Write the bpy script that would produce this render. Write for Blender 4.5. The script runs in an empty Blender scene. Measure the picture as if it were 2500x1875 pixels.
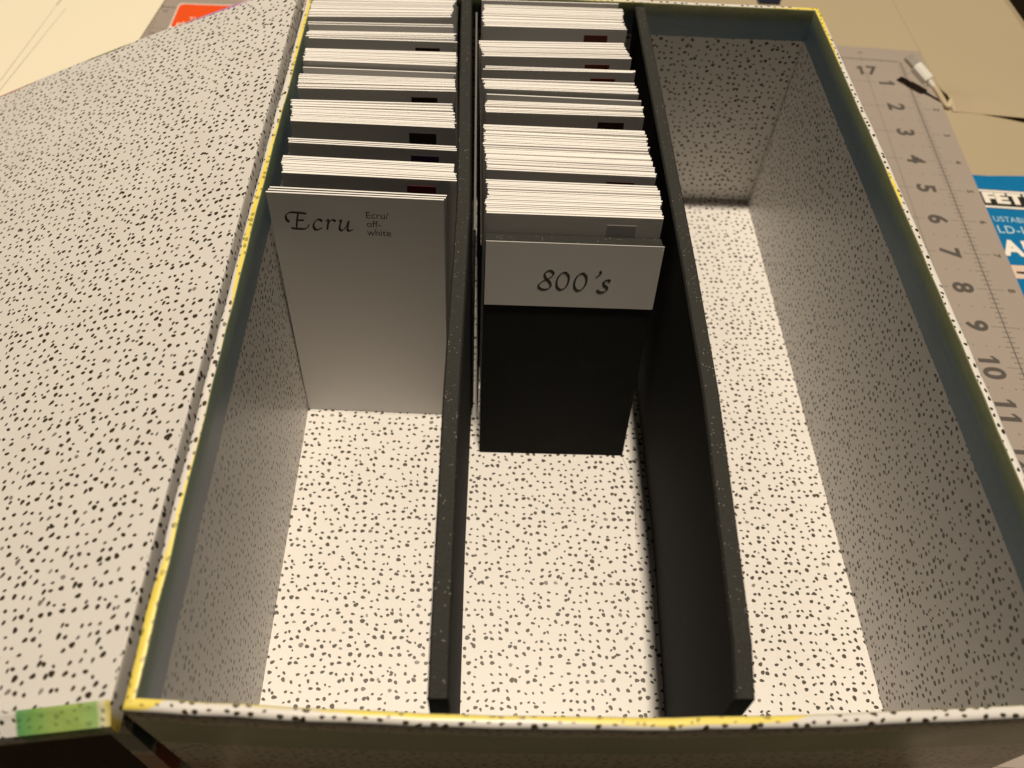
import bpy, bmesh, math, random
from mathutils import Vector, Matrix

# ------------------------------------------------------------------ camera, world, lamp, exposure
S = bpy.context.scene
COL = S.collection
I = 0.0254                      # everything below is laid out in inches, built in metres
rad = math.radians
random.seed(11)

cam = bpy.data.cameras.new('camera')
camo = bpy.data.objects.new('camera', cam)
COL.objects.link(camo)
camo.location = (2.81069 * I, -2.01082 * I, 7.26729 * I)
camo.rotation_euler = (rad(36.4093), rad(-2.65599), rad(-0.6359))
cam.sensor_fit = 'HORIZONTAL'
cam.sensor_width = 36
cam.lens = 2002.25 / 2500 * 36
cam.clip_start = 0.01
cam.clip_end = 50
cam.dof.use_dof = True
cam.dof.focus_distance = 11.0 * I
cam.dof.aperture_fstop = 14
S.camera = camo

w = bpy.data.worlds.new('World')
S.world = w
w.use_nodes = True
w.node_tree.nodes['Background'].inputs[0].default_value = (0.52, 0.42, 0.31, 1)
w.node_tree.nodes['Background'].inputs[1].default_value = 0.018

ld = bpy.data.lights.new('ceiling_lamp', 'POINT')
ld.energy = 294
ld.color = (1.0, 0.866, 0.685)
ld.shadow_soft_size = 0.06
lo = bpy.data.objects.new('ceiling_lamp', ld)
COL.objects.link(lo)
lo.location = (4.3 * I, 17.0 * I, 92 * I)

S.cycles.blur_glossy = 0.1
S.view_settings.view_transform = 'Standard'
S.view_settings.look = 'None'
S.view_settings.exposure = 0
S.view_settings.gamma = 1

# ------------------------------------------------------------------ node helper
class N:
    def __init__(s, name):
        s.m = bpy.data.materials.new(name)
        s.m.use_nodes = True
        s.t = s.m.node_tree
        s.b = s.t.nodes['Principled BSDF']
    def node(s, typ, **kw):
        n = s.t.nodes.new(typ)
        for k, v in kw.items():
            setattr(n, k, v)
        return n
    def put(s, sock, v):
        if hasattr(v, 'is_linked') or isinstance(v, bpy.types.NodeSocket):
            s.t.links.new(v, sock)
        elif isinstance(v, (tuple, list)):
            sock.default_value = tuple(v) + ((1,) if len(v) == 3 and sock.type == 'RGBA' else ())
        else:
            sock.default_value = v
    def f(s, op, a, b=0.0, c=0.0, clamp=False):
        n = s.node('ShaderNodeMath', operation=op, use_clamp=clamp)
        s.put(n.inputs[0], a); s.put(n.inputs[1], b); s.put(n.inputs[2], c)
        return n.outputs[0]
    def v(s, op, a, b=(0, 0, 0), scale=None):
        n = s.node('ShaderNodeVectorMath', operation=op)
        s.put(n.inputs[0], a); s.put(n.inputs[1], b)
        if scale is not None: s.put(n.inputs['Scale'], scale)
        return n.outputs['Value'] if op in ('LENGTH', 'DOT_PRODUCT') else n.outputs[0]
    def sep(s, a):
        n = s.node('ShaderNodeSeparateXYZ'); s.put(n.inputs[0], a); return n.outputs
    def comb(s, x, y, z=0.0):
        n = s.node('ShaderNodeCombineXYZ'); s.put(n.inputs[0], x); s.put(n.inputs[1], y); s.put(n.inputs[2], z)
        return n.outputs[0]
    def mix(s, fac, a, b, blend='MIX'):
        n = s.node('ShaderNodeMix', data_type='RGBA', blend_type=blend)
        s.put(n.inputs[0], fac); s.put(n.inputs[6], a); s.put(n.inputs[7], b)
        return n.outputs[2]
    def step(s, x, e0, e1):               # smoothstep
        n = s.node('ShaderNodeMapRange', interpolation_type='SMOOTHSTEP')
        s.put(n.inputs[0], x); s.put(n.inputs[1], e0); s.put(n.inputs[2], e1)
        n.inputs[3].default_value = 0; n.inputs[4].default_value = 1
        return n.outputs[0]
    def band(s, x, a0, a1, b0, b1):
        return s.f('MULTIPLY', s.step(x, a0, a1), s.f('SUBTRACT', 1.0, s.step(x, b0, b1)))
    def noise(s, vec, scale, detail=2, rough=.5):
        n = s.node('ShaderNodeTexNoise'); s.put(n.inputs['Vector'], vec)
        n.inputs['Scale'].default_value = scale; n.inputs['Detail'].default_value = detail
        n.inputs['Roughness'].default_value = rough
        return n.outputs
    def ramp(s, fac, stops, interp='LINEAR'):
        n = s.node('ShaderNodeValToRGB'); s.put(n.inputs[0], fac)
        r = n.color_ramp; r.interpolation = interp
        while len(r.elements) > 1: r.elements.remove(r.elements[-1])
        for i, (p, c) in enumerate(stops):
            e = r.elements[0] if i == 0 else r.elements.new(p)
            e.position = p; e.color = c if len(c) == 4 else tuple(c) + (1,)
        return n.outputs
    def uv(s, name):
        n = s.node('ShaderNodeUVMap'); n.uv_map = name; return n.outputs[0]
    def obj(s):
        return s.node('ShaderNodeTexCoord').outputs['Object']
    def bump(s, h, dist, strength=1.0):
        n = s.node('ShaderNodeBump'); s.put(n.inputs['Height'], h)
        n.inputs['Distance'].default_value = dist; n.inputs['Strength'].default_value = strength
        s.t.links.new(n.outputs[0], s.b.inputs['Normal'])
    def end(s, col, rough=.5, spec=.5):
        s.put(s.b.inputs['Base Color'], col); s.put(s.b.inputs['Roughness'], rough)
        s.b.inputs['Specular IOR Level'].default_value = spec
        return s.m

PAPER = (0.665, 0.642, 0.62)
INK = (0.036, 0.025, 0.011)
YEL = (0.80, 0.66, 0.055)
BLUE = (0.082, 0.175, 0.255)
GREEN = (0.13, 0.235, 0.075)

def speckle(n, uv, seed=0.0):
    """brush-dot print: returns dot mask 0..1; uv in inches"""
    uvo = n.v('ADD', uv, (seed * 7.31, seed * 3.77, 0))
    wob = n.noise(uvo, 11, 1)[1]
    wob = n.v('SCALE', n.v('SUBTRACT', wob, (.5, .5, .5)), scale=.022)
    p = n.v('ADD', uvo, wob)
    def layer(scale, rnd, rmin, rmax, drop, off):
        q = n.v('ADD', p, off)
        v = n.node('ShaderNodeTexVoronoi', voronoi_dimensions='2D', feature='F1')
        n.put(v.inputs['Vector'], q)
        v.inputs['Scale'].default_value = scale
        v.inputs['Randomness'].default_value = rnd
        d = n.sep(n.v('SUBTRACT', q, v.outputs['Position']))
        c = n.node('ShaderNodeSeparateColor'); n.put(c.inputs[0], v.outputs['Color'])
        ang = n.f('MULTIPLY', n.f('SUBTRACT', c.outputs[0], .62), 2.3)
        ca, sa = n.f('COSINE', ang), n.f('SINE', ang)
        lx = n.f('ADD', n.f('MULTIPLY', d[0], ca), n.f('MULTIPLY', d[1], sa))
        ly = n.f('SUBTRACT', n.f('MULTIPLY', d[1], ca), n.f('MULTIPLY', d[0], sa))
        # tear drop: narrower towards +x; elongation differs per dot
        el = n.f('MULTIPLY_ADD', c.outputs[2], .55, 1.12)
        ly = n.f('MULTIPLY', ly, n.f('MULTIPLY', el, n.f('MULTIPLY_ADD', lx, 7.0, 1.0)))
        rr = n.f('SQRT', n.f('ADD', n.f('POWER', n.f('ABSOLUTE', lx), 2.0), n.f('POWER', n.f('ABSOLUTE', ly), 2.0)))
        g2 = n.f('POWER', c.outputs[1], 1.35)
        rad_ = n.f('MULTIPLY_ADD', g2, rmax - rmin, rmin)
        rad_ = n.f('MULTIPLY', rad_, n.f('GREATER_THAN', n.f('FRACT', n.f('MULTIPLY', c.outputs[2], 7.7)), drop))
        m = n.f('SUBTRACT', 1.0, n.step(n.f('SUBTRACT', rr, rad_), -.0025, .0025))
        # some dots printed fainter
        a = n.f('MULTIPLY_ADD', n.step(n.f('FRACT', n.f('MULTIPLY', c.outputs[0], 13.3)), 0.0, .10), .3, .7)
        return n.f('MULTIPLY', m, a)
    a = layer(8.5, .70, .0205, .0365, .03, (0, 0, 0))
    b = layer(4.6, 1.0, .018, .028, .84, (3.31, 1.77, 0))
    return n.f('MAXIMUM', a, b)

def paper_finish(n, col, uv, rough=.48, spec=.45):
    mott = n.noise(uv, 1.3, 3)[0]
    col = n.mix(1.0, col, n.ramp(mott, [(.3, (.955, .95, .94)), (.7, (1, 1, 1))])[0], 'MULTIPLY')
    n.bump(n.noise(uv, 42, 3)[0], 0.00003, .35)
    return n.end(col, n.f('MULTIPLY_ADD', mott, .12, rough - .06), spec)

def mat_paper(name, seed):
    n = N(name); uv = n.uv('print')
    return paper_finish(n, n.mix(speckle(n, uv, seed), PAPER, INK), uv)

T = 0.105
def mat_wall(name, seed, length, yel, outer=True, inner_y=1.0):
    """yel: list of (position along the rim in inches, share of the rim width inked yellow)"""
    n = N(name); uv = n.uv('print'); ik = n.sep(n.uv('ink'))
    s_, t = ik[0], ik[1]
    dots = speckle(n, uv, seed)
    w1 = n.noise(n.comb(s_, seed), 1.6, 3)[0]
    w2 = n.noise(n.comb(n.f('MULTIPLY', s_, 1.0), n.f('MULTIPLY', t, .6), seed), 9, 3)[0]
    wob = n.f('ADD', n.f('MULTIPLY', n.f('SUBTRACT', w1, .5), .07), n.f('MULTIPLY', n.f('SUBTRACT', w2, .5), .05))
    tw = n.f('ADD', t, wob)
    col = PAPER
    inside = n.f('SUBTRACT', 1.0, n.step(t, -.004, .004))
    # inside band: blue up to the rim, brushed over with yellow that fades downwards
    bl = n.f('MULTIPLY', n.step(n.f('ADD', t, n.f('MULTIPLY', wob, .45)), -.592, -.572), inside)
    mott = n.noise(n.comb(n.f('MULTIPLY', s_, 1.0), n.f('MULTIPLY', t, 5.0), seed), 2.2, 4)[0]
    blue = n.mix(mott, (BLUE[0] * .72, BLUE[1] * .74, BLUE[2] * .74), (BLUE[0] * 1.3, BLUE[1] * 1.25, BLUE[2] * 1.2))
    ye = n.step(tw, -.30, -.01)
    inn = n.mix(n.f('MULTIPLY', n.step(tw, -.34, -.12), .75), blue, (.085, .165, .075))
    inn = n.mix(n.f('MULTIPLY', ye, inner_y), inn, (.30, .265, .04))
    # rim: yellow from the inner edge outwards, share varies along the box
    rp = n.ramp(n.f('DIVIDE', s_, length), [(max(0, min(1, a / length)), (b,) * 3) for a, b in yel])[0]
    sepc = n.node('ShaderNodeSeparateColor'); n.put(sepc.inputs[0], rp)
    share = n.f('MULTIPLY', sepc.outputs[0], T * 1.15)
    edge = n.f('ADD', n.f('SUBTRACT', n.f('ADD', t, n.f('MULTIPLY', wob, .5)), share), .014)
    yr = n.f('MULTIPLY', n.f('SUBTRACT', 1.0, n.step(edge, -.022, .012)), n.step(t, -.004, .004))
    yr = n.f('MULTIPLY', yr, n.f('LESS_THAN', t, T * 1.25))
    tone = n.noise(n.comb(s_, t, seed), 5, 3)[0]
    ycol = n.mix(tone, (YEL[0] * .92, YEL[1] * .86, YEL[2]), (YEL[0] * 1.02, YEL[1] * 1.06, YEL[2] * 2.6))
    dk = n.f('MULTIPLY', dots, n.f('SUBTRACT', 1.0, n.f('MULTIPLY', bl, .9)))
    dk = n.f('MULTIPLY', dk, n.f('SUBTRACT', 1.0, n.f('MULTIPLY', yr, .45)))
    col = n.mix(n.f('MULTIPLY', bl, n.f('MULTIPLY_ADD', mott, .25, .75)), col, inn)
    col = n.mix(n.f('MULTIPLY', yr, .96), col, ycol)
    if outer:
        o = n.f('SUBTRACT', tw, T)
        g = n.band(o, .30, .36, 1.06, 1.13)
        col = n.mix(n.f('MULTIPLY', g, .93), col, n.mix(mott, (.07, .20, .04), (.12, .29, .07)))
        dk = n.f('MULTIPLY', dk, n.f('SUBTRACT', 1.0, n.f('MULTIPLY', g, .7)))
        r = n.f('MULTIPLY', n.step(o, 1.55, 2.2), n.step(n.noise(n.comb(s_, t, seed), .9, 2)[0], .42, .6))
        col = n.mix(n.f('MULTIPLY', r, .8), col, (.45, .16, .07))
    col = n.mix(dk, col, INK)
    return paper_finish(n, col, uv, .36, .4)

def mat_lid_edge(name, seed, stops, length, off=0.0):
    """edge of the lid, inked in patches: stops = (inches from the hinge, colour, alpha)"""
    n = N(name); uv = n.uv('print'); ik = n.sep(n.uv('ink'))
    wob = n.f('MULTIPLY', n.f('SUBTRACT', n.noise(n.uv('ink'), 6, 3)[0], .5), .05)
    fac = n.f('DIVIDE', n.f('ADD', n.f('ADD', ik[0], off), wob), length)
    r = n.ramp(fac, [(a / length, tuple(c) + (al,)) for a, c, al in stops])
    mott = n.noise(n.uv('ink'), 4, 3)[0]
    ink = n.mix(1.0, r[0], n.ramp(mott, [(.3, (.8, .82, .8)), (.7, (1.1, 1.08, 1.05))])[0], 'MULTIPLY')
    dots = n.f('MULTIPLY', speckle(n, uv, seed), n.f('SUBTRACT', 1.0, n.f('MULTIPLY', r[1], .65)))
    return paper_finish(n, n.mix(dots, n.mix(n.f('MULTIPLY', r[1], .95), PAPER, ink), INK), uv)

def mat_lid_top(name, seed, stops, length, vback):
    n = N(name); uv = n.uv('print'); ik = n.sep(n.uv('ink'))
    u = n.f('SUBTRACT', ik[0], 40.0); vv = n.f('SUBTRACT', ik[1], 40.0 + vback)
    wob = n.f('MULTIPLY', n.f('SUBTRACT', n.noise(uv, 5, 3)[0], .5), .10)
    r = n.ramp(n.f('DIVIDE', n.f('ADD', u, wob), length), [(a / length, tuple(c) + (al,)) for a, c, al in stops])
    k = n.f('MULTIPLY', n.step(n.f('ADD', vv, wob), -.085, -.03), r[1])
    dots = n.f('MULTIPLY', speckle(n, uv, seed), n.f('SUBTRACT', 1.0, n.f('MULTIPLY', k, .65)))
    return paper_finish(n, n.mix(dots, n.mix(k, PAPER, r[0]), INK), uv)

def mat_plain(name, col, rough=.5, spec=.4, var=.06, scale=30, bump=0.00002, metal=0.0):
    n = N(name); o = n.obj()
    k = n.noise(o, scale / I * .1, 3)[0]
    c = n.mix(k, tuple(x * (1 - var) for x in col), tuple(min(1, x * (1 + var)) for x in col))
    n.bump(n.noise(o, 40 / I * .5, 3)[0], bump, .5)
    n.b.inputs['Metallic'].default_value = metal
    return n.end(c, rough, spec)

def mat_foam():
    n = N('black_craft_foam'); o = n.obj()
    g = n.noise(o, 1500, 4, .7)[0]
    g2 = n.noise(o, 120, 3)[0]
    cell = n.node('ShaderNodeTexVoronoi', feature='F1'); n.put(cell.inputs['Vector'], o)
    cell.inputs['Scale'].default_value = 1100
    geo = n.node('ShaderNodeNewGeometry')
    up = n.sep(geo.outputs['Normal'])[2]
    rough_face = n.step(up, .35, .75)                       # the cut edge is granular, the faces are smooth
    c = n.mix(g, (.007, .0072, .0068), (.0145, .0145, .0135))
    c = n.mix(n.f('MULTIPLY', n.step(n.noise(o, 55, 5, .65)[0], .52, .75), .5), c, (.020, .0195, .018))
    c2 = n.mix(g, (.006, .0062, .0055), (.060, .059, .052))
    c = n.mix(rough_face, c, n.mix(n.f('MULTIPLY', g2, .5), c2, (.030, .030, .026)))
    spk = n.f('MULTIPLY', n.f('LESS_THAN', cell.outputs['Distance'], .13), n.f('GREATER_THAN', n.noise(o, 300, 2)[0], .52))
    c = n.mix(n.f('MULTIPLY', n.f('MULTIPLY', spk, rough_face), .75), c, (.6, .58, .5))
    n.bump(n.f('MULTIPLY', g, n.f('MULTIPLY_ADD', rough_face, .85, .15)), 0.0006, .8)
    return n.end(c, n.f('MULTIPLY_ADD', rough_face, -.15, .88), .22)

# ------------------------------------------------------------------ mesh helpers
def link(name, me, parent=None, **props):
    o = bpy.data.objects.new(name, me)
    COL.objects.link(o)
    if parent is not None: o.parent = parent
    for k, v_ in props.items(): o[k] = v_
    return o

def mesh(name, verts, faces, mats, fm=None, uvs=None, smooth=False):
    """verts in inches; uvs: {layer: [per face [per corner (u,v)]]}"""
    me = bpy.data.meshes.new(name)
    me.from_pydata([(a * I, b * I, c * I) for a, b, c in verts], [], faces)
    for m in (mats if isinstance(mats, (list, tuple)) else [mats]): me.materials.append(m)
    if fm: me.polygons.foreach_set('material_index', fm)
    if uvs:
        for ln, data in uvs.items():
            L = me.uv_layers.new(name=ln)
            k = 0
            for fc in data:
                for c in fc:
                    L.data[k].uv = c; k += 1
    if smooth: me.polygons.foreach_set('use_smooth', [True] * len(faces))
    me.update()
    return me

def planar(verts, faces):
    out = []
    for f in faces:
        p = [Vector(verts[i]) for i in f]
        nn = (p[1] - p[0]).cross(p[2] - p[0])
        a = max(range(3), key=lambda k: abs(nn[k]))
        ij = [(1, 2), (0, 2), (0, 1)][a]
        out.append([(q[ij[0]] + 20, q[ij[1]] + 20) for q in p])
    return out

def boxv(x0, y0, z0, x1, y1, z1):
    v = [(x, y, z) for z in (z0, z1) for y in (y0, y1) for x in (x0, x1)]
    f = [(0, 2, 3, 1), (4, 5, 7, 6), (0, 1, 5, 4), (1, 3, 7, 5), (3, 2, 6, 7), (2, 0, 4, 6)]
    return v, f

def box(name, x0, y0, z0, x1, y1, z1, mat, parent=None, bevel=0, seg=2, **props):
    v, f = boxv(x0, y0, z0, x1, y1, z1)
    if bevel:
        bm = bmesh.new()
        vs = [bm.verts.new(p) for p in v]
        for q in f: bm.faces.new([vs[i] for i in q])
        bmesh.ops.bevel(bm, geom=list(bm.edges), offset=bevel, segments=seg, profile=.5, affect='EDGES')
        bm.verts.index_update()
        v = [tuple(a.co) for a in bm.verts]; f = [tuple(a.index for a in q.verts) for q in bm.faces]
        bm.free()
    me = mesh(name, v, f, mat, uvs={'print': planar(v, f)})
    return link(name, me, parent, **props)

def empty(name, loc, **props):
    o = link(name, None, None, **props)
    o.empty_display_size = .01
    o.location = Vector(loc) * I
    return o

def prism(name, pts, z0, z1, mat, parent=None, **props):
    n = len(pts)
    v = [(x, y, z0) for x, y in pts] + [(x, y, z1) for x, y in pts]
    f = [tuple(range(n - 1, -1, -1)), tuple(range(n, 2 * n))] + [(i, (i + 1) % n, n + (i + 1) % n, n + i) for i in range(n)]
    return link(name, mesh(name, v, f, mat, uvs={'print': planar(v, f)}), parent, **props)

def text_mesh(body, size, mat, bold=0.0, shear=0.0, sx=1.0, spacing=1.0, align='CENTER', dup=0.0):
    """flat lettering in its own xy plane, metres"""
    cu = bpy.data.curves.new('lettering', 'FONT')
    cu.body = body; cu.size = size * I; cu.align_x = align; cu.align_y = 'CENTER'
    cu.shear = shear; cu.offset = bold * I; cu.space_character = spacing; cu.resolution_u = 4
    o = bpy.data.objects.new('lettering', cu)
    COL.objects.link(o)
    dg = bpy.context.evaluated_depsgraph_get()
    me = bpy.data.meshes.new_from_object(o.evaluated_get(dg))
    bpy.data.objects.remove(o)
    for vv in me.vertices: vv.co.x *= sx
    me.materials.clear(); me.materials.append(mat)
    me.name = 'lettering'
    return me

def nib(strokes, wid, ang, thin, conv, mat, name, parent, lift0=.0012):
    """broad-nib pen strokes on a plane; conv maps pen units to local (x, y_up); drawn in the xz plane facing -y"""
    V, F = [], []
    for k, st in enumerate(strokes):
        P = [Vector(p) for p in st]
        Q = []
        for i in range(len(P) - 1):                         # Catmull-Rom
            p0, p1, p2, p3 = P[max(0, i - 1)], P[i], P[i + 1], P[min(len(P) - 1, i + 2)]
            for j in range(8):
                t = j / 8
                Q.append(.5 * ((2 * p1) + (p2 - p0) * t + (2 * p0 - 5 * p1 + 4 * p2 - p3) * t * t + (3 * p1 - p0 - 3 * p2 + p3) * t ** 3))
        Q.append(P[-1])
        base = len(V)
        lift = lift0 + .0002 * k
        for i, q in enumerate(Q):
            d = (Q[min(i + 1, len(Q) - 1)] - Q[max(i - 1, 0)])
            d = d.normalized() if d.length > 1e-6 else Vector((1, 0))
            th = math.atan2(-d.y, d.x)
            hw = .5 * math.sqrt((wid * math.sin(th - ang)) ** 2 + thin ** 2)
            tap = min(1, .55 + i * .25, .55 + (len(Q) - 1 - i) * .25)
            nn = Vector((-d.y, d.x)) * hw * tap
            for s_ in (1, -1):
                x, z = conv(*(q + nn * s_))
                V.append((x, -lift, z))
        for i in range(len(Q) - 1):
            a = base + 2 * i
            F.append((a, a + 1, a + 3, a + 2))
    return link(name, mesh(name, V, F, mat), parent)

# ------------------------------------------------------------------ dimensions (inches; z = 0 is the rim of the box)
W, L, D = 8.50, 11.44, 4.24
ZM = -D - 0.10                 # top of the cutting mat
ZT = ZM - 0.11                 # table top

# ------------------------------------------------------------------ setting
def mat_table():
    n = N('cream_laminate'); o = n.obj()
    k = n.noise(o, 9, 4)[0]; k2 = n.noise(o, 260, 3)[0]
    c = n.mix(k, (.415, .34, .22), (.455, .375, .25))
    c = n.mix(n.f('MULTIPLY', k2, .25), c, (.385, .325, .225))
    n.bump(k2, 0.00004, .3)
    return n.end(c, .42, .4)
M_TABLE = mat_table()
box('tabletop', -32, -1.75, ZT - 1.0, 17.86, 42, ZT, M_TABLE, kind='structure')
n = N('dark_floor'); o_ = n.obj()
n.end(n.mix(n.noise(o_, 4, 4)[0], (.018, .012, .006), (.035, .024, .012)), .5)
v = [(-140, -140, ZT - 29), (160, -140, ZT - 29), (160, 180, ZT - 29), (-140, 180, ZT - 29)]
link('floor', mesh('floor', v, [(0, 1, 2, 3)], n.m), kind='structure')

# ------------------------------------------------------------------ the box
P0 = mat_paper('speckled_paper', 1.0)
P1 = mat_paper('speckled_paper_floor', 2.3)
bx = empty('storage_box', (4.25, 5.7, ZM), label='open speckled storage box with hinged lid and ink-brushed rim', category='storage box')
BXO = Vector((4.25, 5.7, ZM))
def inbox(o):
    o.parent = bx; o.location = -BXO * I; return o

def wall(name, A, d, out, length, bow, mat, low_s=None):
    """lofted wall: A inner corner at z=0, d direction along, out outward normal"""
    prof = [(0, -D - .05, -D - .05), (0, -D, -D), (0, -1.6, -1.6), (0, -.62, -.62), (0, -.30, -.30), (0, -.024, -.024), (.005, -.008, -.006),
            (.016, -.0015, .008), (T * .5, .0, T * .5), (T - .03, -.003, T - .015), (T - .008, -.018, T + .01), (T, -.05, T + .05),
            (T, -.40, T + .40), (T, -1.2, T + 1.2), (T, -D - .05, T + D + .05)]
    ns = 28
    V, ST, F, U1, U2 = [], [], [], [], []
    rr = random.Random(name)
    wv = [rr.uniform(-.006, .006) for _ in range(ns + 1)]
    for i in range(ns + 1):
        f = i / ns
        for o, z, t in prof:
            s = f * length + o * (2 * f - 1)
            b = (bow * math.sin(math.pi * f) + wv[i] * (0 < i < ns)) * max(0, 1 + z / D) ** 1.0
            zz = z + (wv[(i * 7) % ns] * .6 * (0 < i < ns)) * (z > -.1)
            V.append((A[0] + d[0] * s + out[0] * (o + b), A[1] + d[1] * s + out[1] * (o + b), zz))
            ST.append((s, t))
    m = len(prof)
    for i in range(ns):
        for j in range(m - 1):
            q = (i * m + j, (i + 1) * m + j, (i + 1) * m + j + 1, i * m + j + 1)
            if (Vector(d + (0,)).cross(Vector((0, 0, 1)))).dot(Vector(out + (0,))) > 0: q = q[::-1]
            F.append(q)
            U1.append([(ST[k][0] + 40, ST[k][1] + 40) for k in q]); U2.append([ST[k] for k in q])
    me = mesh(name, V, F, mat, uvs={'print': U1, 'ink': U2}, smooth=True)
    return inbox(link(name, me))

yl = [(0, 1.3), (.9, 1.15), (1.4, .6), (2.0, .42), (2.7, .2), (3.6, .14), (4.3, .22), (5.0, .75), (5.6, .85), (6.6, .8), (7.4, .6), (8.1, .3), (8.7, .2), (9.3, .5), (10.0, .65), (11.4, .55)]
yf = [(0, 1.2), (.14, 1.0), (.24, .16), (1.4, .2), (1.9, .55), (2.6, .62), (3.3, .40), (3.9, .75), (4.5, .95), (5.1, .8), (5.5, .75), (5.75, .25), (6.0, 0), (8.5, 0)]
yr = [(0, 0), (4.4, 0), (4.8, .0), (5.2, .12), (6.4, .12), (6.7, .62), (7.1, .62), (7.3, .1), (8.5, .05), (9.6, .15), (10.4, .5), (10.9, .75), (11.4, 1.2)]
yb = [(0, 1.0), (2.5, .9), (4.5, .45), (5.2, .2), (6.5, .0), (7.6, .05), (8.1, .55), (8.5, 1.1)]
wall('wall', (0, 0), (0, 1), (-1, 0), L, .03, mat_wall('left_wall_paper', 3.1, L, yl, inner_y=.12))
wall('wall', (0, 0), (1, 0), (0, -1), W, .155, mat_wall('front_wall_paper', 4.7, W, yf))
wall('wall', (W, 0), (0, 1), (1, 0), L, .035, mat_wall('right_wall_paper', 5.9, L, yr, inner_y=.5))
wall('wall', (0, L), (1, 0), (0, 1), W, .04, mat_wall('back_wall_paper', 6.4, W, yb, inner_y=.6))
o = box('base', .001, .001 - .02, -D - .045, W - .001, L - .001, -D, P1); inbox(o)

# spine board and the lid hinged on it (opened to the left, sloping down)
def mat_spine():
    n = N('spine_paper'); uv = n.uv('print'); z = n.sep(n.obj())[2]
    zz = n.f('DIVIDE', z, I)
    b = n.band(zz, -1.45, -1.35, -.75, -.65)
    r = n.band(zz, -2.6, -2.4, -1.6, -1.5)
    col = n.mix(b, PAPER, (.08, .14, .17)); col = n.mix(r, col, (.45, .12, .05))
    return paper_finish(n, n.mix(n.f('MULTIPLY', speckle(n, uv, 8.2), n.f('SUBTRACT', 1.0, n.f('MAXIMUM', b, r))), col, INK), uv)
v = [(-.42, -.12, -.50), (-.225, -.12, -.46), (-.225, L + .2, -.46), (-.42, L + .2, -.50),
     (-.66, -.12, ZM + .002), (-.40, -.12, ZM + .002), (-.40, L + .2, ZM + .002), (-.66, L + .2, ZM + .002)]
f = [(0, 1, 2, 3), (7, 6, 5, 4), (4, 5, 1, 0), (5, 6, 2, 1), (6, 7, 3, 2), (7, 4, 0, 3)]
inbox(link('spine', mesh('spine', v, f, mat_spine(), uvs={'print': planar(v, f)})))

LW = 8.9
a1 = rad(22.8)
def lidpt(u, v_, w_):            # u away from the hinge, v along the box, w normal
    ca, sa = math.cos(a1), math.sin(a1)
    h = .0 + .13 * (v_ / L)
    sag = .10 * math.sin(math.pi * min(max(u / LW, 0), 1))
    w2 = w_ + sag
    return (-.215 - u * ca - w2 * sa, v_, h - u * sa + w2 * ca)
rings = [  # (right, front, left, back growth, w)
    (0, 0, 0, 0, 0.0), (.008, .03, .03, .03, -.010), (.006, .07, .07, .07, -.034), (-.002, .13, .13, .13, -.066), (-.012, .19, .19, .19, -.10), (-.03, .205, .205, .205, -.16), (-.062, .205, .205, .205, -.26)]
u0, u1, v0, v1 = .0, LW, -.02, L + .03
NU, NV = 10, 12
V, F, FM, U1, U2 = [], [], [], [], []
def vadd(p): V.append(p); return len(V) - 1
grid = [[vadd(lidpt(u0 + (u1 - u0) * i / NU, v0 + (v1 - v0) * j / NV, 0)) for j in range(NV + 1)] for i in range(NU + 1)]
guv = lambda i, j: (40 + (u0 + (u1 - u0) * i / NU), 40 + v0 + (v1 - v0) * j / NV)
for i in range(NU):
    for j in range(NV):
        F.append((grid[i][j], grid[i][j + 1], grid[i + 1][j + 1], grid[i + 1][j])); FM.append(0)
        q = [guv(i, j), guv(i, j + 1), guv(i + 1, j + 1), guv(i + 1, j)]
        U1.append(q); U2.append(q)
# edges: right (hinge), front, left, back : each a strip of rings
def strip(kind, npt, slot):
    prev = None
    for k, (gr, gf, gl, gb, wz) in enumerate(rings):
        row = []
        for q in range(npt + 1):
            t = q / npt
            if kind == 'right': u, vv = u0 - gr, (v0 - gf) + t * ((v1 + gb) - (v0 - gf))
            if kind == 'left': u, vv = u1 + gl, (v0 - gf) + t * ((v1 + gb) - (v0 - gf))
            if kind == 'front': u, vv = (u0 - gr) + t * ((u1 + gl) - (u0 - gr)), v0 - gf
            if kind == 'back': u, vv = (u0 - gr) + t * ((u1 + gl) - (u0 - gr)), v1 + gb
            s = vv if kind in ('right', 'left') else u
            g = {'right': gr, 'front': gf, 'left': gl, 'back': gb}[kind]
            row.append((vadd(lidpt(u, vv, wz)), s, g - wz))
        if prev:
            for q in range(npt):
                a, b, c, d = prev[q], prev[q + 1], row[q + 1], row[q]
                qq = (a, b, c, d) if kind in ('front', 'left') else (d, c, b, a)
                if kind in ('left', 'right'): qq = qq
                F.append(tuple(x[0] for x in qq)); FM.append(slot)
                U1.append([(x[1] + 60, x[2] + 60) for x in qq]); U2.append([(x[1], x[2]) for x in qq])
        prev = row
strip('right', NV, 1); strip('front', NU, 2); strip('left', NV, 0); strip('back', NU, 3)
bot = [vadd(lidpt(a, b, -.26)) for a, b in ((u0 + .062, v0 - .205), (u0 + .062, v1 + .205), (u1 + .205, v1 + .205), (u1 + .205, v0 - .205))]
F.append(tuple(bot[::-1])); FM.append(0); U1.append([(0, 0)] * 4); U2.append([(0, 0)] * 4)
Yc, Gc, Wc = (.72, .62, .12), (.22, .43, .085), (.8, .775, .7)
G2 = (.30, .45, .10)
m_front = mat_lid_edge('lid_front_edge_ink', 9.1, [(0, (.6, .48, .05), 1), (.02, (.6, .48, .05), 1), (.05, (.78, .74, .35), .8), (.09, (.78, .74, .4), .45), (.13, (.30, .50, .16), 1), (.35, G2, 1), (.6, G2, 1), (.80, (.16, .36, .075), 1), (.985, (.085, .30, .10), 1), (1.0, (.3, .5, .2), 0), (9, Wc, 0)], 9.2)
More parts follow.
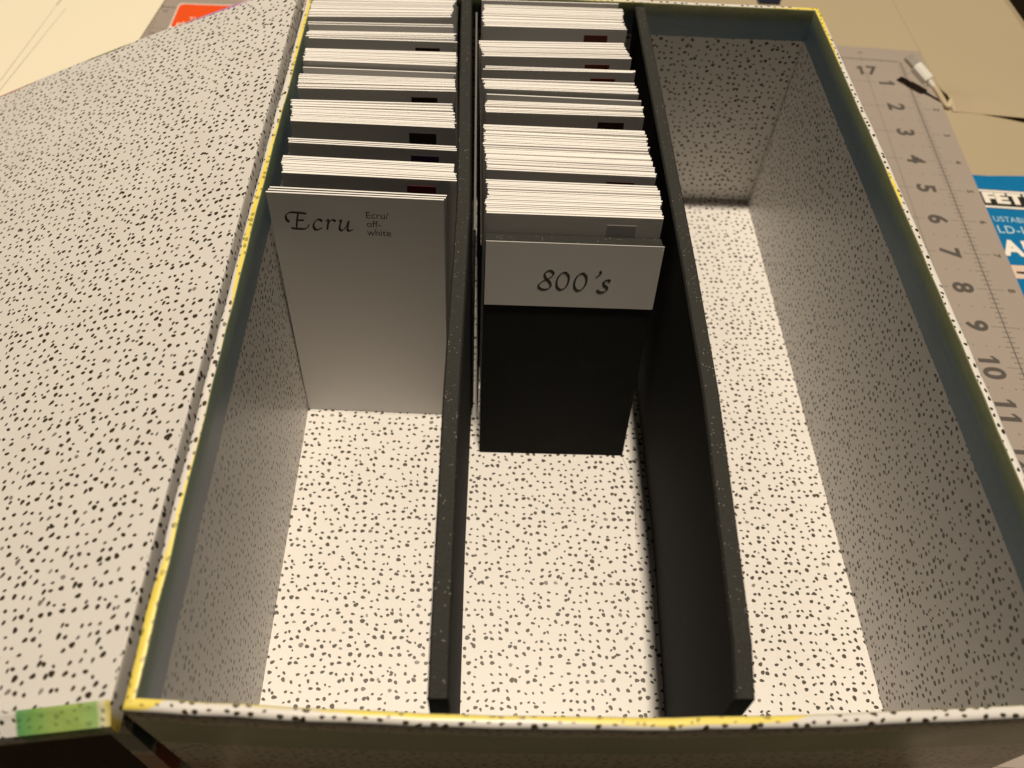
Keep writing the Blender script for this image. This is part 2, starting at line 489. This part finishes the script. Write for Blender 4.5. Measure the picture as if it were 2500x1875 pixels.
m_right = mat_lid_edge('lid_hinge_edge', 10.3, [(0, (.55, .42, .04), 1), (.10, (.55, .42, .04), 1), (.17, (.6, .5, .05), 0), (9, Wc, 0)], 12, .25)
BK = [(0, Wc, 0), (.8, (.45, .12, .40), .0), (1.3, (.45, .11, .42), .9), (2.2, (.5, .22, .40), .7), (2.6, Wc, 0), (3.3, (.3, .33, .15), 0), (3.6, (.22, .26, .12), .9), (4.3, (.2, .26, .12), .8), (4.5, Wc, 0), (5.4, (.5, .2, .12), 0), (5.7, (.42, .14, .09), .6), (6.5, (.42, .12, .10), .8), (6.9, Wc, 0), (9, Wc, 0)]
m_back = mat_lid_edge('lid_back_edge_ink', 11.7, BK, 9.2)
me = mesh('lid', V, F, [mat_lid_top('speckled_paper_lid', 12.9, BK, 9.2, v1), m_right, m_front, m_back], FM, {'print': U1, 'ink': U2}, smooth=False)
lid = inbox(link('lid', me))
# closing flap beyond the lid, hanging down to the table
pA, pB = lidpt(u1 + .25, v0 - .2, -.02), lidpt(u1 + .25, v1 + .2, -.02)
flx = pA[0] - 4.0
v = [pA, (pB[0], pB[1], pA[2]), (flx, pB[1], ZT + .16), (flx, pA[1], ZT + .16)]
v += [(a, b, c - .15) for a, b, c in v]
f = [(0, 1, 2, 3)[::-1], (4, 5, 6, 7), (0, 4, 5, 1), (1, 5, 6, 2), (2, 6, 7, 3), (3, 7, 4, 0)]
inbox(link('closing_flap', mesh('closing_flap', v, f, P0, uvs={'print': planar(v, f)})))

# ------------------------------------------------------------------ black foam dividers
M_FOAM = mat_foam()
def divider(xs, name, label):
    """long strip standing across the box: xs = [(y, x at top left)], slight wander, thickness .19"""
    th = .19
    ys = [.035 + (L - .09) * i / 24 for i in range(25)]
    V, F = [], []
    def xat(y):
        for (ya, xa, *_), (yb_, xb, *_) in zip(xs, xs[1:]):
            if y <= yb_: return xa + (xb - xa) * (y - ya) / (yb_ - ya)
        return xs[-1][1]
    for i, y in enumerate(ys):
        x = xat(y)
        zt = -.03
        if i == 0: zt = -.15
        for dx, z in ((0.02, -D + .004), (0.0, zt - .03), (.02, zt), (th - .02, zt), (th, zt - .03), (th + .02, -D + .004)):
            lean = (xs[0][2] if len(xs[0]) > 2 else 0) * (1 if z < -1 else 0)
            V.append((x + dx + lean, y, z))
    m = 6
    for i in range(len(ys) - 1):
        for j in range(m):
            k = (j + 1) % m
            F.append((i * m + j, i * m + k, (i + 1) * m + k, (i + 1) * m + j))
    F.append(tuple(range(m))[::-1]); F.append(tuple((len(ys) - 1) * m + j for j in range(m)))
    me = mesh(name, V, F, M_FOAM)
    bm = bmesh.new(); bm.from_mesh(me); bmesh.ops.recalc_face_normals(bm, faces=bm.faces); bm.to_mesh(me); bm.free()
    return link(name, me, label=label, category='divider', group='long foam dividers')
divider([(0, 2.435, .03), (3.2, 2.45), (6.3, 2.51), (9, 2.47), (12, 2.43)], 'foam_divider', 'long black foam divider between the two rows of cards')
divider([(0, 5.155, .22), (.8, 5.20), (1.6, 5.245), (3.4, 5.34), (5.3, 5.37), (8, 5.375), (12, 5.385)], 'foam_divider', 'long black foam divider beside the empty right compartment')

# ------------------------------------------------------------------ cards
def mat_card():
    n = N('white_card_stock'); o = n.obj()
    oi = n.node('ShaderNodeObjectInfo').outputs['Random']
    k = n.noise(o, 700, 3)[0]
    c = n.mix(oi, (.78, .76, .74), (.845, .825, .80))
    c = n.mix(n.f('MULTIPLY', k, .12), c, (.70, .68, .66))
    n.bump(k, 0.00002, .3)
    return n.end(c, .6, .3)
M_CARD = mat_card()
M_PRINT = mat_plain('grey_print', (.045, .042, .038), .55, .3)
CW, CH, CT = 2.33, 4.25, .0265
v, f = boxv(0, 0, 0, CW, CT, CH)
CARD = mesh('card', v, f, M_CARD)
def put_card(x, ytop, lean, skew, label, group, name='index_card', roll=0.0, dz=0.0, me=None):
    o = link(name, me or CARD, label=label, category='card', group=group)
    a = rad(lean)
    o.rotation_euler = (-a, roll, skew)
    base_y = ytop - CH * math.sin(a)
    o.location = Vector((x, base_y, -D + .003 + max(0, math.sin(-roll) * CW) * 1.0 + dz)) * I
    return o
def swatch(card, col, x0, w_=.39, top=.105, h_=.36):
    m = mat_plain('printed_swatch', col, .55, .3, .08)
    v, f = boxv(x0, -.003, CH - top - h_, x0 + w_, -.0005, CH - top)
    return link('colour_swatch', mesh('colour_swatch', v, f, m), card)

def stack(key, x_front, x_back, yL, yR, bL, bR, front_label, label, group, lean=7.0, pitch=.0288, sw=None, jit=.011):
    """cards from the front (yL/yR at left/right end) to the back (bL/bR)"""
    span = (bL - yL + bR - yR) / 2
    n_ = max(1, int(round(span / pitch)))
    first = None
    cur = 0.0
    off = 0.0
    for i in range(n_):
        f = i / max(1, n_ - 1) if n_ > 1 else 0
        if random.random() < .18: off = random.uniform(-jit, jit) * 1.6
        fy = min(1.0, max(0.0, f + random.uniform(-.16, .16) / n_)) if 0 < i < n_ - 1 else f
        ya = yL + (bL - CT - yL) * fy
        yb_ = yR + (bR - CT - yR) * fy
        sk = math.atan2(yb_ - ya, CW)
        x = x_front + (x_back - x_front) * f + off + random.uniform(-jit, jit)
        dz = random.choice((0, 0, 0, 0, .003, .006, .013)) if i else 0
        lb = front_label if i == 0 else (label.replace('white card', 'rearmost white card', 1) if i == n_ - 1 else label)
        o = put_card(x, ya, lean + random.uniform(-.12, .12), sk, lb, group, dz=dz, roll=random.gauss(0, .0022))
        if i == 0:
            first = o
            if sw: swatch(o, *sw)
    return first

LG = 'white cards in the left row, '
# left row, front to back: (front L, front R, back L, back R)
ecru = stack('G0', -.01 + .02, .03, 6.405, 6.335, 6.53, 6.46, 'white card printed with Ecru in calligraphy, frontmost of the left row',
             'white card directly behind the card printed Ecru', 'cards behind the Ecru card', pitch=.042)
stack('G1', .13, .14, 6.80, 6.72, 7.17, 7.09, 'white card with a bright dark-red square, just behind the Ecru cards',
      'white card in the left-row stack behind the dark-red square', 'cards behind the dark-red square, left row', sw=((.20, .018, .022), 1.67))
stack('G2', .13, .125, 7.45, 7.38, 7.55, 7.475, 'white card with a purple square, in a thin left-row stack',
      'white card in the thin left-row stack behind the purple square', 'cards behind the purple square', sw=((.075, .035, .095), 1.69), pitch=.034)
stack('G3', .10, .085, 7.93, 7.88, 8.44, 8.46, 'white card with a large dark olive-brown square, fronting the thickest left-row stack',
      'white card in the thick left-row stack behind the olive-brown square', 'cards behind the olive-brown square', sw=((.040, .028, .016), 1.67))
stack('G4', .09, .09, 8.72, 8.77, 9.07, 9.06, 'white card with a small very dark square, mid left row',
      'white card in the mid left-row stack with the very dark square', 'cards behind the very dark square, left row', sw=((.03, .018, .014), 1.66))
put_card(.075, 9.33, 11.5, -.01, 'single white card leaning back, its face lit, in the left row', 'leaning cards')
stack('G5', .085, .09, 9.43, 9.41, 9.76, 9.80, 'blank white front card of the third left-row stack from the back',
      'white card in the third left-row stack from the back', 'cards in the third stack from the back, left row')
stack('G6', .07, .06, 10.05, 10.09, 10.27, 10.35, 'white card with a dark strip of a square, second left-row stack from the back',
      'white card in the second left-row stack from the back', 'cards in the second stack from the back, left row', sw=((.05, .02, .018), 1.66))
put_card(.03, 10.50, 10.0, .03, 'white card leaning back at the rear of the second-last left-row stack', 'leaning cards')
put_card(.02, 10.54, 9.0, .03, 'white card with only its top edge showing, behind a leaning card in the left row', 'leaning cards')
stack('G7', .0, .03, 10.66, 10.79, 11.26, 11.36, 'blank white front card of the rearmost left-row stack',
      'white card in the rearmost left-row stack', 'cards in the rearmost left stack', pitch=.030)
# right row
stack('H1', 2.90, 2.89, 6.14, 6.11, 6.82, 6.78, 'white card with a faint barely visible square, close behind the foam tab board',
      'white card in the dense stack just behind the foam tab board', 'cards close behind the foam tab board', sw=((.50, .49, .50), 1.60, .39, .125), lean=8.4)
stack('H2', 2.875, 2.85, 7.01, 6.95, 8.01, 7.97, 'white card with a dark maroon square, fronting the thickest right-row stack',
      'white card in the thickest right-row stack behind the maroon square', 'cards behind the maroon square', sw=((.10, .022, .022), 1.66), lean=8.0)
stack('H3', 2.875, 2.87, 8.29, 8.295, 8.58, 8.56, 'white card with a dark brown square, middle of the right row',
      'white card in the right-row stack behind the dark brown square', 'cards behind the dark brown square', sw=((.05, .025, .018), 1.655))
put_card(2.875, 8.76, 9.5, -.02, 'single white card leaning back behind the dark brown square stack', 'leaning cards')
stack('H4', 2.865, 2.85, 8.87, 8.86, 9.10, 9.10, 'blank white front card of a short right-row stack',
      'white card in the short right-row stack with no square showing', 'cards in the blank-fronted right stack')
stack('H5', 2.855, 2.86, 9.35, 9.39, 9.46, 9.47, 'white card with a thin dark-red strip of a square, thin right-row stack',
      'white card in the thin right-row stack behind the thin dark-red strip', 'cards behind the thin dark-red strip', sw=((.17, .022, .018), 1.67), pitch=.034)
stack('H6', 2.83, 2.75, 9.72, 9.78, 10.16, 10.24, 'white card with a brown-red square, fronting the second-last right-row stack',
      'white card in the second-last right-row stack', 'cards behind the brown-red square', sw=((.16, .035, .022), 1.63))
stack('H7', 2.83, 2.82, 10.58, 10.62, 11.24, 11.26, 'white card with a reddish-brown square, fronting the rearmost right-row stack',
      'white card in the rearmost right-row stack', 'cards in the rearmost right stack', sw=((.17, .045, .030), 1.655))
put_card(2.80, 11.40, 8.5, .02, 'white card leaning back against the rear wall of the right row', 'leaning cards')

# thin boards standing on edge between the divider and the right row
M_GREY = mat_plain('grey_board', (.13, .125, .115), .6, .3)
def board(name, pts, th, z1, mat, label):
    n_ = len(pts)
    pl = [(x, y) for y, x in pts] + [(x + th, y) for y, x in pts[::-1]]
    return prism(name, pl, -D + .003, z1, mat, label=label, category='board')
board('grey_strip', [(6.02, 2.745), (8.3, 2.722), (11.35, 2.69)], .028, -.22, M_GREY, 'thin grey strip standing on edge along the divider beside the right row')
board('black_strip', [(6.03, 2.835), (8.6, 2.80), (10.3, 2.765)], .022, -.5, M_FOAM, 'thin black strip standing on edge against the left ends of the right row cards')
board('black_strip', [(8.45, 2.392), (11.3, 2.372)], .022, -.10, M_FOAM, 'thin black strip standing on edge against the right ends of the left row cards')

# lettering on the Ecru card (pen units: pixels of an enlargement)
cv = lambda x, y: (.225 + (x - 250) * .00212 - .02, 3.675 + (411 - y) * .00258 + (x - 250) * .00005)
E_ = [[(268, 366), (252, 350), (255, 322), (282, 306), (325, 306), (386, 311)],
      [(332, 308), (322, 340), (306, 402)],
      [(316, 354), (340, 353), (362, 353)],
      [(272, 404), (310, 407), (352, 408), (376, 398), (392, 378)]]
c_ = [[(478, 356), (456, 345), (430, 360), (417, 390), (432, 411), (472, 398)]]
r_ = [[(497, 356), (516, 347), (510, 378), (502, 410)], [(506, 386), (526, 354), (548, 346), (562, 356)]]
u_ = [[(580, 354), (598, 347), (587, 378), (582, 402), (600, 410), (628, 382), (644, 350)], [(648, 347), (636, 385), (632, 406), (646, 412), (668, 402)]]
nib(E_ + c_ + r_ + u_, 18, rad(38), 5.6, cv, M_PRINT, 'calligraphic_lettering', ecru)
for i, (tx, zz) in enumerate((('Ecru/', 3.955), ('off-', 3.815), ('white', 3.675))):
    me = text_mesh(tx, .15, M_PRINT, align='LEFT', sx=.98)
    o = link('lettering', me, ecru)
    o.rotation_euler = (rad(90), 0, 0)
    o.location = Vector((1.275, -.0012, zz)) * I

# foam tab board with the 800's label
tab = empty('tab_board', (2.885, 5.075, -D + .004), label="black foam tab board with a white 800's label at its top", category='divider')
tab.rotation_euler = (rad(-11.5), 0, -.012)
box('foam_panel', 0, 0, 0, 2.36, .20, 4.04, M_FOAM, tab, bevel=.012, seg=1)
M_LAB = mat_plain('label_paper', (.66, .64, .615), .6, .3, .03)
lab = box('paper_label', .012, -.012, 3.015, 2.372, -.0015, 4.045, M_LAB, tab)
cv8 = lambda x, y: (.74 + (x - 537) * (1.0 / 452), 3.285 + (531 - y) * .00262 + (x - 537) * .00002)
eight = [[(630, 428), (610, 408), (584, 412), (572, 432), (582, 456), (606, 478), (614, 500), (600, 520), (572, 526), (546, 517), (541, 497), (562, 474), (604, 452), (628, 430)]]
def oval(cx_, cy_):
    pts = []
    for k in range(15):
        a = rad(60 + k * 360 / 14)
        x, y = 36 * math.cos(a), -54 * math.sin(a)
        pts.append((cx_ + x - y * .13, cy_ + y))
    return [pts]
apo = [[(908, 402), (914, 414), (902, 430), (886, 444)]]
s_ = [[(982, 464), (962, 457), (940, 468), (944, 488), (966, 506), (958, 526), (928, 535), (902, 522)]]
nib(eight + oval(686, 470) + oval(796, 473) + apo + s_, 17.5, rad(42), 5.4, cv8, M_PRINT, 'calligraphic_lettering', lab, lift0=.0132)

# ------------------------------------------------------------------ cutting mat (under the box)
MA = -0.068                      # turned a little
mx, my = 13.57, 17.10            # corner of the grid (top right)
mat_o = empty('cutting_mat', (mx, my, ZM - .08), label='large grey cutting mat with printed inch grid under the box', category='cutting mat')
mat_o.rotation_euler = (0, 0, MA)
def mat_grey():
    n = N('grey_mat'); o = n.obj()
    k = n.noise(o, 14, 4)[0]; k2 = n.noise(o, 900, 3)[0]
    c = n.mix(k, (.325, .273, .235), (.365, .31, .27))
    c = n.mix(n.f('MULTIPLY', k2, .3), c, (.285, .24, .21))
    n.bump(k2, 0.00008, .4)
    return n.end(c, .55, .35)
M_MAT = mat_grey()
M_LINE = mat_plain('mat_print', (.085, .075, .065), .6, .3)
M_FAINT = mat_plain('mat_print_faint', (.17, .15, .13), .6, .3)
box('mat_sheet', -24.6, -18.0, 0, .66, .58, .08, M_MAT, mat_o, bevel=.015, seg=1)
Vl, Fl, Vf, Ff = [], [], [], []
def bar(x0, y0, x1, y1, V=None, F=None, z=.0815):
    V = Vl if V is None else V; F = Fl if F is None else F
    b = len(V)
    V += [(x0, y0, z), (x1, y0, z), (x1, y1, z), (x0, y1, z)]
    F.append((b, b + 1, b + 2, b + 3))
lw = .010
bar(-lw, -17.6, lw, 0)                                   # ruled scale on the right
bar(-24, -lw, -.03, lw, z=.0822)                          # ruled scale along the top
for i in range(1, 17 * 8):
    h = .10 if i % 8 else 0
    if h:
        hh = {4: .14, 2: .11, 6: .11}.get(i % 8, .085)
        bar(-hh, -i / 8 - .006, hh, -i / 8 + .006, z=.0826)
for i in range(1, 24 * 8):
    hh = {0: .13, 4: .1}.get(i % 8, .055)
    bar(-i / 8 - .005, -hh, -i / 8 + .005, hh * .6, z=.083)
for k in range(1, 18):
    bar(-.26, -k - .007, .30, -k + .007, Vf, Ff)
    bar(-24, -k - .006, -.82, -k + .006, Vf, Ff, .0818)
for k in range(1, 24):
    bar(-k - .006, -17.6, -k + .006, -.58, Vf, Ff, .0822)
for kx in range(0, 6):
    for ky in range(2, 34):
        if ky % 2: 
            for q in (.25, .5, .75):
                bar(-kx - q - .011, -ky / 2 - .011, -kx - q + .011, -ky / 2 + .011, z=.0832)
link('printed_scale', mesh('printed_scale', Vl, Fl, M_LINE), mat_o)
link('printed_grid', mesh('printed_grid', Vf, Ff, M_FAINT), mat_o)
NUM = {}
def numeral(tx, size, bold, m):
    """digits set one by one; the 1 is drawn with a flag"""
    key = (tx, size, m.name)
    if key in NUM: return NUM[key]
    bm = bmesh.new()
    adv = .56 * size
    for i, ch in enumerate(tx):
        cx_ = (i - (len(tx) - 1) / 2) * adv
        if ch == '1':
            h, b = .355 * size, .052 * size + bold
            pts = [(-b * .4, -h), (b * 1.5, -h), (b * 1.5, h), (-b * .1, h), (-.17 * size, h * .55), (-.17 * size, h * .22), (-b * .4, h * .55)]
            bm.faces.new([bm.verts.new(((cx_ + x) * I, y * I, 0)) for x, y in pts])
        else:
            me = text_mesh(ch, size, m, bold=bold)
            me.transform(Matrix.Translation((cx_ * I, 0, 0)))
            bm.from_mesh(me); bpy.data.meshes.remove(me)
    me = bpy.data.meshes.new('numeral'); bm.to_mesh(me); bm.free(); me.materials.append(m)
    NUM[key] = me
    return me
def mat_text(tx, size, u, v_, rot, bold=.0, m=M_LINE, sx=1.0):
    o = link('numeral', numeral(tx, size, bold, m), mat_o)
    o.location = Vector((u, v_, .0845)) * I
    o.rotation_euler = (0, 0, rad(rot))
for k in range(1, 18):
    mat_text(str(k), .56, -.56, -k + .0, -90, .018)
    mat_text(str(k), .20, .43, -k, -90, .004)
for k in range(13, 18):
    mat_text(str(k), .52, -18 + k + .02, -.52, 0, .016)
    mat_text(str(k), .13, -18 + k + .02, .28, 0, .002)
for u, v_, tx in ((-18.9, -.20, '17'), (-18.92, -1.22, '16')):
    mat_text(tx, .13, u, v_, 0, .004, M_FAINT)

# ------------------------------------------------------------------ orange label sticker on the mat's far left corner
tag = empty('sticker', (-5.0, 17.46, ZM + .004), label='orange and white sticker on the mat behind the lid', category='sticker')
M_OR = mat_plain('orange_print', (.78, .085, .012), .45, .4, .05)
M_WH = mat_plain('white_label', (.78, .74, .68), .5, .4, .03)
def rounded(x0, y0, x1, y1, r, n_=5):
    p = []
    for cx_, cy_, a0 in ((x1 - r, y0 + r, -90), (x1 - r, y1 - r, 0), (x0 + r, y1 - r, 90), (x0 + r, y0 + r, 180)):
        for k in range(n_ + 1):
            a = rad(a0 + 90 * k / n_); p.append((cx_ + r * math.cos(a), cy_ + r * math.sin(a)))
    return p
prism('backing', rounded(-.03, -.75, 3.2, 1.12, .12), 0, .004, M_WH, tag)
prism('orange_panel', rounded(0, -.02, 3.15, 1.08, .12), .005, .008, M_OR, tag)
M_LET = mat_plain('pale_print', (.85, .62, .5), .5, .3)
for tx, u, v_ in (('Fast', 1.02, .56), ('Tools', .50, .36), ('plus', .24, .14)):
    o = link('lettering', text_mesh(tx, .26, M_LET, bold=.006, align='LEFT'), tag)
    o.location = Vector((u - .12, v_, .0095)) * I

# ------------------------------------------------------------------ cream sheet with pencil lines (upper left)
n = N('cream_card'); o_ = n.obj()
n.bump(n.noise(o_, 300, 3)[0], 0.00003, .3)
M_CREAM = n.end(n.mix(n.noise(o_, 12, 3)[0], (.79, .72, .56), (.82, .75, .59)), .55, .35)
M_PENCIL = mat_plain('pencil', (.36, .32, .24), .6, .3)
sh = empty('cream_sheet', (-5.4, 18.7, ZM + .012), label='large cream paper sheet with two faint pencil lines behind the lid', category='paper')
prism('sheet', [(-14, 6), (.35, 6), (.02, .25), (-.25, -2.6), (-.55, -5.5), (-14, -5.0)], 0, .03, M_CREAM, sh)
def pencil(ax, ay, bx_, by, w_=.010):
    d = Vector((bx_ - ax, by - ay)).normalized(); nn = Vector((-d.y, d.x)) * w_
    v = [(ax + nn.x, ay + nn.y, .0315), (ax - nn.x, ay - nn.y, .0315), (bx_ - nn.x * .5, by - nn.y * .5, .0315), (bx_ + nn.x * .5, by + nn.y * .5, .0315)]
    link('pencil_line', mesh('pencil_line', v, [(0, 1, 2, 3)], M_PENCIL), sh)
pencil(-2.95, -5.3, -2.60, -.55)
pencil(-2.86, -5.4, -2.33, -.62)
pencil(-2.60, -.50, -2.50, .3, .018)

# ------------------------------------------------------------------ blue packet tucked under the mat's right edge
pk = empty('packet', (13.9, 12.78, ZT), label='bright blue printed packet lying beside the mat edge', category='packet')
n = N('blue_print'); o_ = n.obj()
n.bump(n.noise(o_, 90, 3)[0], 0.0003, .4)
M_BLUE = n.end(n.mix(n.noise(o_, 30, 3)[0], (.002, .145, .36), (.005, .175, .41)), .38, .5)
M_BLK = mat_plain('black_print', (.018, .015, .012), .5, .4)
M_PINK = mat_plain('pale_band', (.66, .52, .43), .55, .3)
prism('panel', [(-.95, -2.83), (3.4, -2.95), (3.4, -.25), (1.6, -.12), (1.33, .01), (.9, .0), (.45, -.02), (-.7, .05)], 0.002, .018, M_BLUE, pk)
prism('pale_panel', [(-.95, -3.22), (3.4, -3.34), (3.4, -2.955), (-.95, -2.835)], 0.002, .016, M_PINK, pk)
prism('lower_panel', [(-1.4, -9.0), (3.4, -9.0), (3.4, -3.345), (-1.0, -3.225)], 0.002, .018, M_BLUE, pk)
def pbar(x0, x1, y0, y1, s, z, m, nm):
    v = [(x0, y0, z), (x1, y0 + s * (x1 - x0), z), (x1, y1 + s * (x1 - x0), z), (x0, y1, z)]
    link(nm, mesh(nm, v, [(0, 1, 2, 3)], m), pk)
sl = -.055
pbar(-.5, 3.3, -1.085, -.445, sl, .0195, M_BLK, 'black_band_outline')
pbar(-.5, 3.3, -1.065, -.465, sl, .0205, M_WH, 'white_band')
pbar(-.5, 3.3, -1.00, -.53, sl, .0215, M_BLK, 'black_band')
def ptext(tx, size, x, y, m, bold=0, sx=1.0, spacing=1.0):
    o = link('lettering', text_mesh(tx, size, m, bold=bold, align='LEFT', sx=sx, spacing=spacing), pk)
    o.location = Vector((x, y, .0228)) * I
    o.rotation_euler = (0, 0, math.atan(sl))
M_WHT = mat_plain('white_print', (.80, .76, .68), .5, .3, .02)
M_LBL = mat_plain('pale_blue_print', (.42, .60, .68), .5, .3, .02)
ptext('FETT', .46, .075, -.78, M_WHT, .026, 1.28, .98)
ptext('USTABLE', .235, .05, -1.47, M_LBL, .0, .86, 1.05)
ptext('LD-IN', .335, .02, -1.80, M_LBL, .003, .9, 1.1)
ptext('AI', .62, -.06, -2.38, M_WHT, .03, .95, 1.1)
o = link('printed_mark', mesh('printed_mark', [(-.04, -3.10, .0175), (.14, -3.12, .0175), (.14, -3.05, .0175), (-.04, -3.04, .0175)], [(0, 1, 2, 3)], M_BLK), pk)
ring = []
for k in range(24):
    a = 2 * math.pi * k / 24
    ring += [(.55 + .62 * math.cos(a), -3.95 + .55 * math.sin(a), .0195), (.55 + .56 * math.cos(a), -3.95 + .49 * math.sin(a), .0195)]
link('printed_ring', mesh('printed_ring', ring, [(2 * k, 2 * ((k + 1) % 24), 2 * ((k + 1) % 24) + 1, 2 * k + 1) for k in range(24)], M_BLK), pk)

# ------------------------------------------------------------------ charging cable with its plug raised off the mat
cb = empty('charging_cable', (14.3, 15.2, ZT), label='white charging cable with metal plug raised above the mat corner', category='cable')
CBO = Vector((14.3, 15.2, ZT))
M_CAB = mat_plain('white_plastic', (.74, .72, .67), .35, .5, .02)
M_CABLE = mat_plain('cable_sheath', (.60, .50, .34), .45, .4, .03)
M_METAL = mat_plain('plug_metal', (.42, .39, .34), .35, .5, .05, metal=.25)
M_GOLD = mat_plain('plug_face', (.50, .47, .40), .4, .5, .05, metal=.5)
def tube(name, pts, rads, mat, parent, origin, nseg=14, flat=1.0, side=None):
    V, F = [], []
    P = [Vector(p) for p in pts]
    for i, p in enumerate(P):
        d = (P[min(i + 1, len(P) - 1)] - P[max(i - 1, 0)]).normalized()
        sd = (side or Vector((0, 0, 1))).cross(d).normalized()
        up = d.cross(sd)
        for k in range(nseg):
            a = 2 * math.pi * k / nseg
            q = p + sd * math.cos(a) * rads[i] + up * math.sin(a) * rads[i] * flat - origin
            V.append(tuple(q))
    for i in range(len(P) - 1):
        for k in range(nseg):
            k2 = (k + 1) % nseg
            F.append((i * nseg + k, i * nseg + k2, (i + 1) * nseg + k2, (i + 1) * nseg + k))
    F.append(tuple(range(nseg))[::-1]); F.append(tuple((len(P) - 1) * nseg + k for k in range(nseg)))
    return link(name, mesh(name, V, F, mat, smooth=False), parent)
tip, neck, bend = Vector((13.28, 16.35, -3.74)), Vector((13.465, 16.15, -3.86)), Vector((13.76, 15.81, -4.03))
dirv = (bend - neck).normalized()
sidev = Vector((0, 0, 1)).cross(dirv).normalized(); upv = dirv.cross(sidev)
def frame_box(name, a, b, hw, hh, mat, ch=.02):
    V, F = [], []
    ringp = [(-hw + ch, -hh), (hw - ch, -hh), (hw, -hh + ch), (hw, hh - ch), (hw - ch, hh), (-hw + ch, hh), (-hw, hh - ch), (-hw, -hh + ch)]
    L_ = (b - a).length
    st = [(0, .86), (.03, 1), (L_ - .03, 1), (L_, .86)]
    for s, g in st:
        for x, y in ringp: V.append(tuple(a + dirv * s + sidev * x * g + upv * y * g - CBO))
    for i in range(3):
        for k in range(8):
            F.append((i * 8 + k, i * 8 + (k + 1) % 8, (i + 1) * 8 + (k + 1) % 8, (i + 1) * 8 + k))
    F.append(tuple(range(8))[::-1]); F.append(tuple(24 + k for k in range(8)))
    return link(name, mesh(name, V, F, mat), cb)
frame_box('metal_plug', tip, neck + dirv * .05, .135, .055, M_METAL)
frame_box('contact_face', tip - dirv * .008 + upv * .0, tip + dirv * .10, .138, .057, M_GOLD)
frame_box('plug_body', neck, bend, .155, .105, M_CAB, .05)
tube('strain_relief', [bend - dirv * .02, bend + dirv * .05, bend + dirv * .20], [.075, .07, .055], M_CAB, cb, CBO)
g = Vector((14.26, 15.25, ZT + .06))
pts = []
p0, p1, p2, p3 = bend + dirv * .15, bend + dirv * .40, g + Vector((-.14, .16, .03)), g
for k in range(13):
    t = k / 12
    pts.append(p0 * (1 - t) ** 3 + p1 * 3 * t * (1 - t) ** 2 + p2 * 3 * t * t * (1 - t) + p3 * t ** 3)
pts += [Vector((14.33, 15.4, ZT + .055)), Vector((14.42, 15.58, ZT + .052)), Vector((14.55, 15.66, ZT + .045))]
tube('cable', pts, [.052] * len(pts), M_CABLE, cb, CBO)

# cream sheet on the table whose near edge curls up to the right (the cable runs under it)
cs = empty('curled_sheet', (16, 17, ZT), label='cream sheet at the right edge with its near edge curling up', category='paper')
V, F = [], []
nx, ny = 30, 40
for i in range(nx + 1):
    x = 14.36 + (17.8 - 14.36) * i / nx
    ye = 15.17 - .03 * (x - 14.36) - .22 * max(0, x - 14.8) ** 1.35
    lift = .42 * max(0, (x - 14.95) / 2.6) ** 1.3
    for j in range(ny + 1):
        t = j / ny
        y = ye + (24.0 - ye) * t ** 2.6
        V.append((x - 16, y - 17, .0006 + lift * max(0, 1 - (y - ye) / 3.2) ** 2.4 + .116 * math.exp(-((y - 15.64 - .1 * (x - 14.36)) / .34) ** 2) * max(0, 1 - (x - 14.36) / 1.5) ** 1.2))
for i in range(nx):
    for j in range(ny):
        a = i * (ny + 1) + j
        F.append((a, a + ny + 1, a + ny + 2, a + 1))
me = mesh('sheet', V, F, M_TABLE, smooth=True)
o = link('sheet', me, cs)
md = o.modifiers.new('thickness', 'SOLIDIFY'); md.thickness = .0005 * I; md.offset = -1

# loose thread ends lying on the box floor by the second divider
M_THREAD = mat_plain('thread', (.50, .47, .42), .5, .4)
th = empty('loose_thread', (5.2, 4.6, -D), label='fine pale loose threads on the speckled floor beside the foam tab board', category='thread')
for k, pts in enumerate(([(5.25, 5.0), (5.33, 4.72), (5.45, 4.5), (5.56, 4.38)], [(5.58, 4.55), (5.40, 4.32), (5.36, 4.0), (5.33, 3.6)], [(5.55, 4.42), (5.47, 4.15), (5.50, 3.9)])):
    tube('strand', [Vector((x, y, -D + .007 + .004 * k)) for x, y in pts], [.0045] * len(pts), M_THREAD, th, Vector((5.2, 4.6, -D)), 6)

# small dark blue case lying behind the box's back rim
bc = box('blue_case', 10.42, 19.86, ZT, 11.05, 21.2, ZT + .2, mat_plain('navy_plastic', (.012, .035, .16), .4, .5), bevel=.05,
         label='dark blue case on the table behind the box rim', category='case')
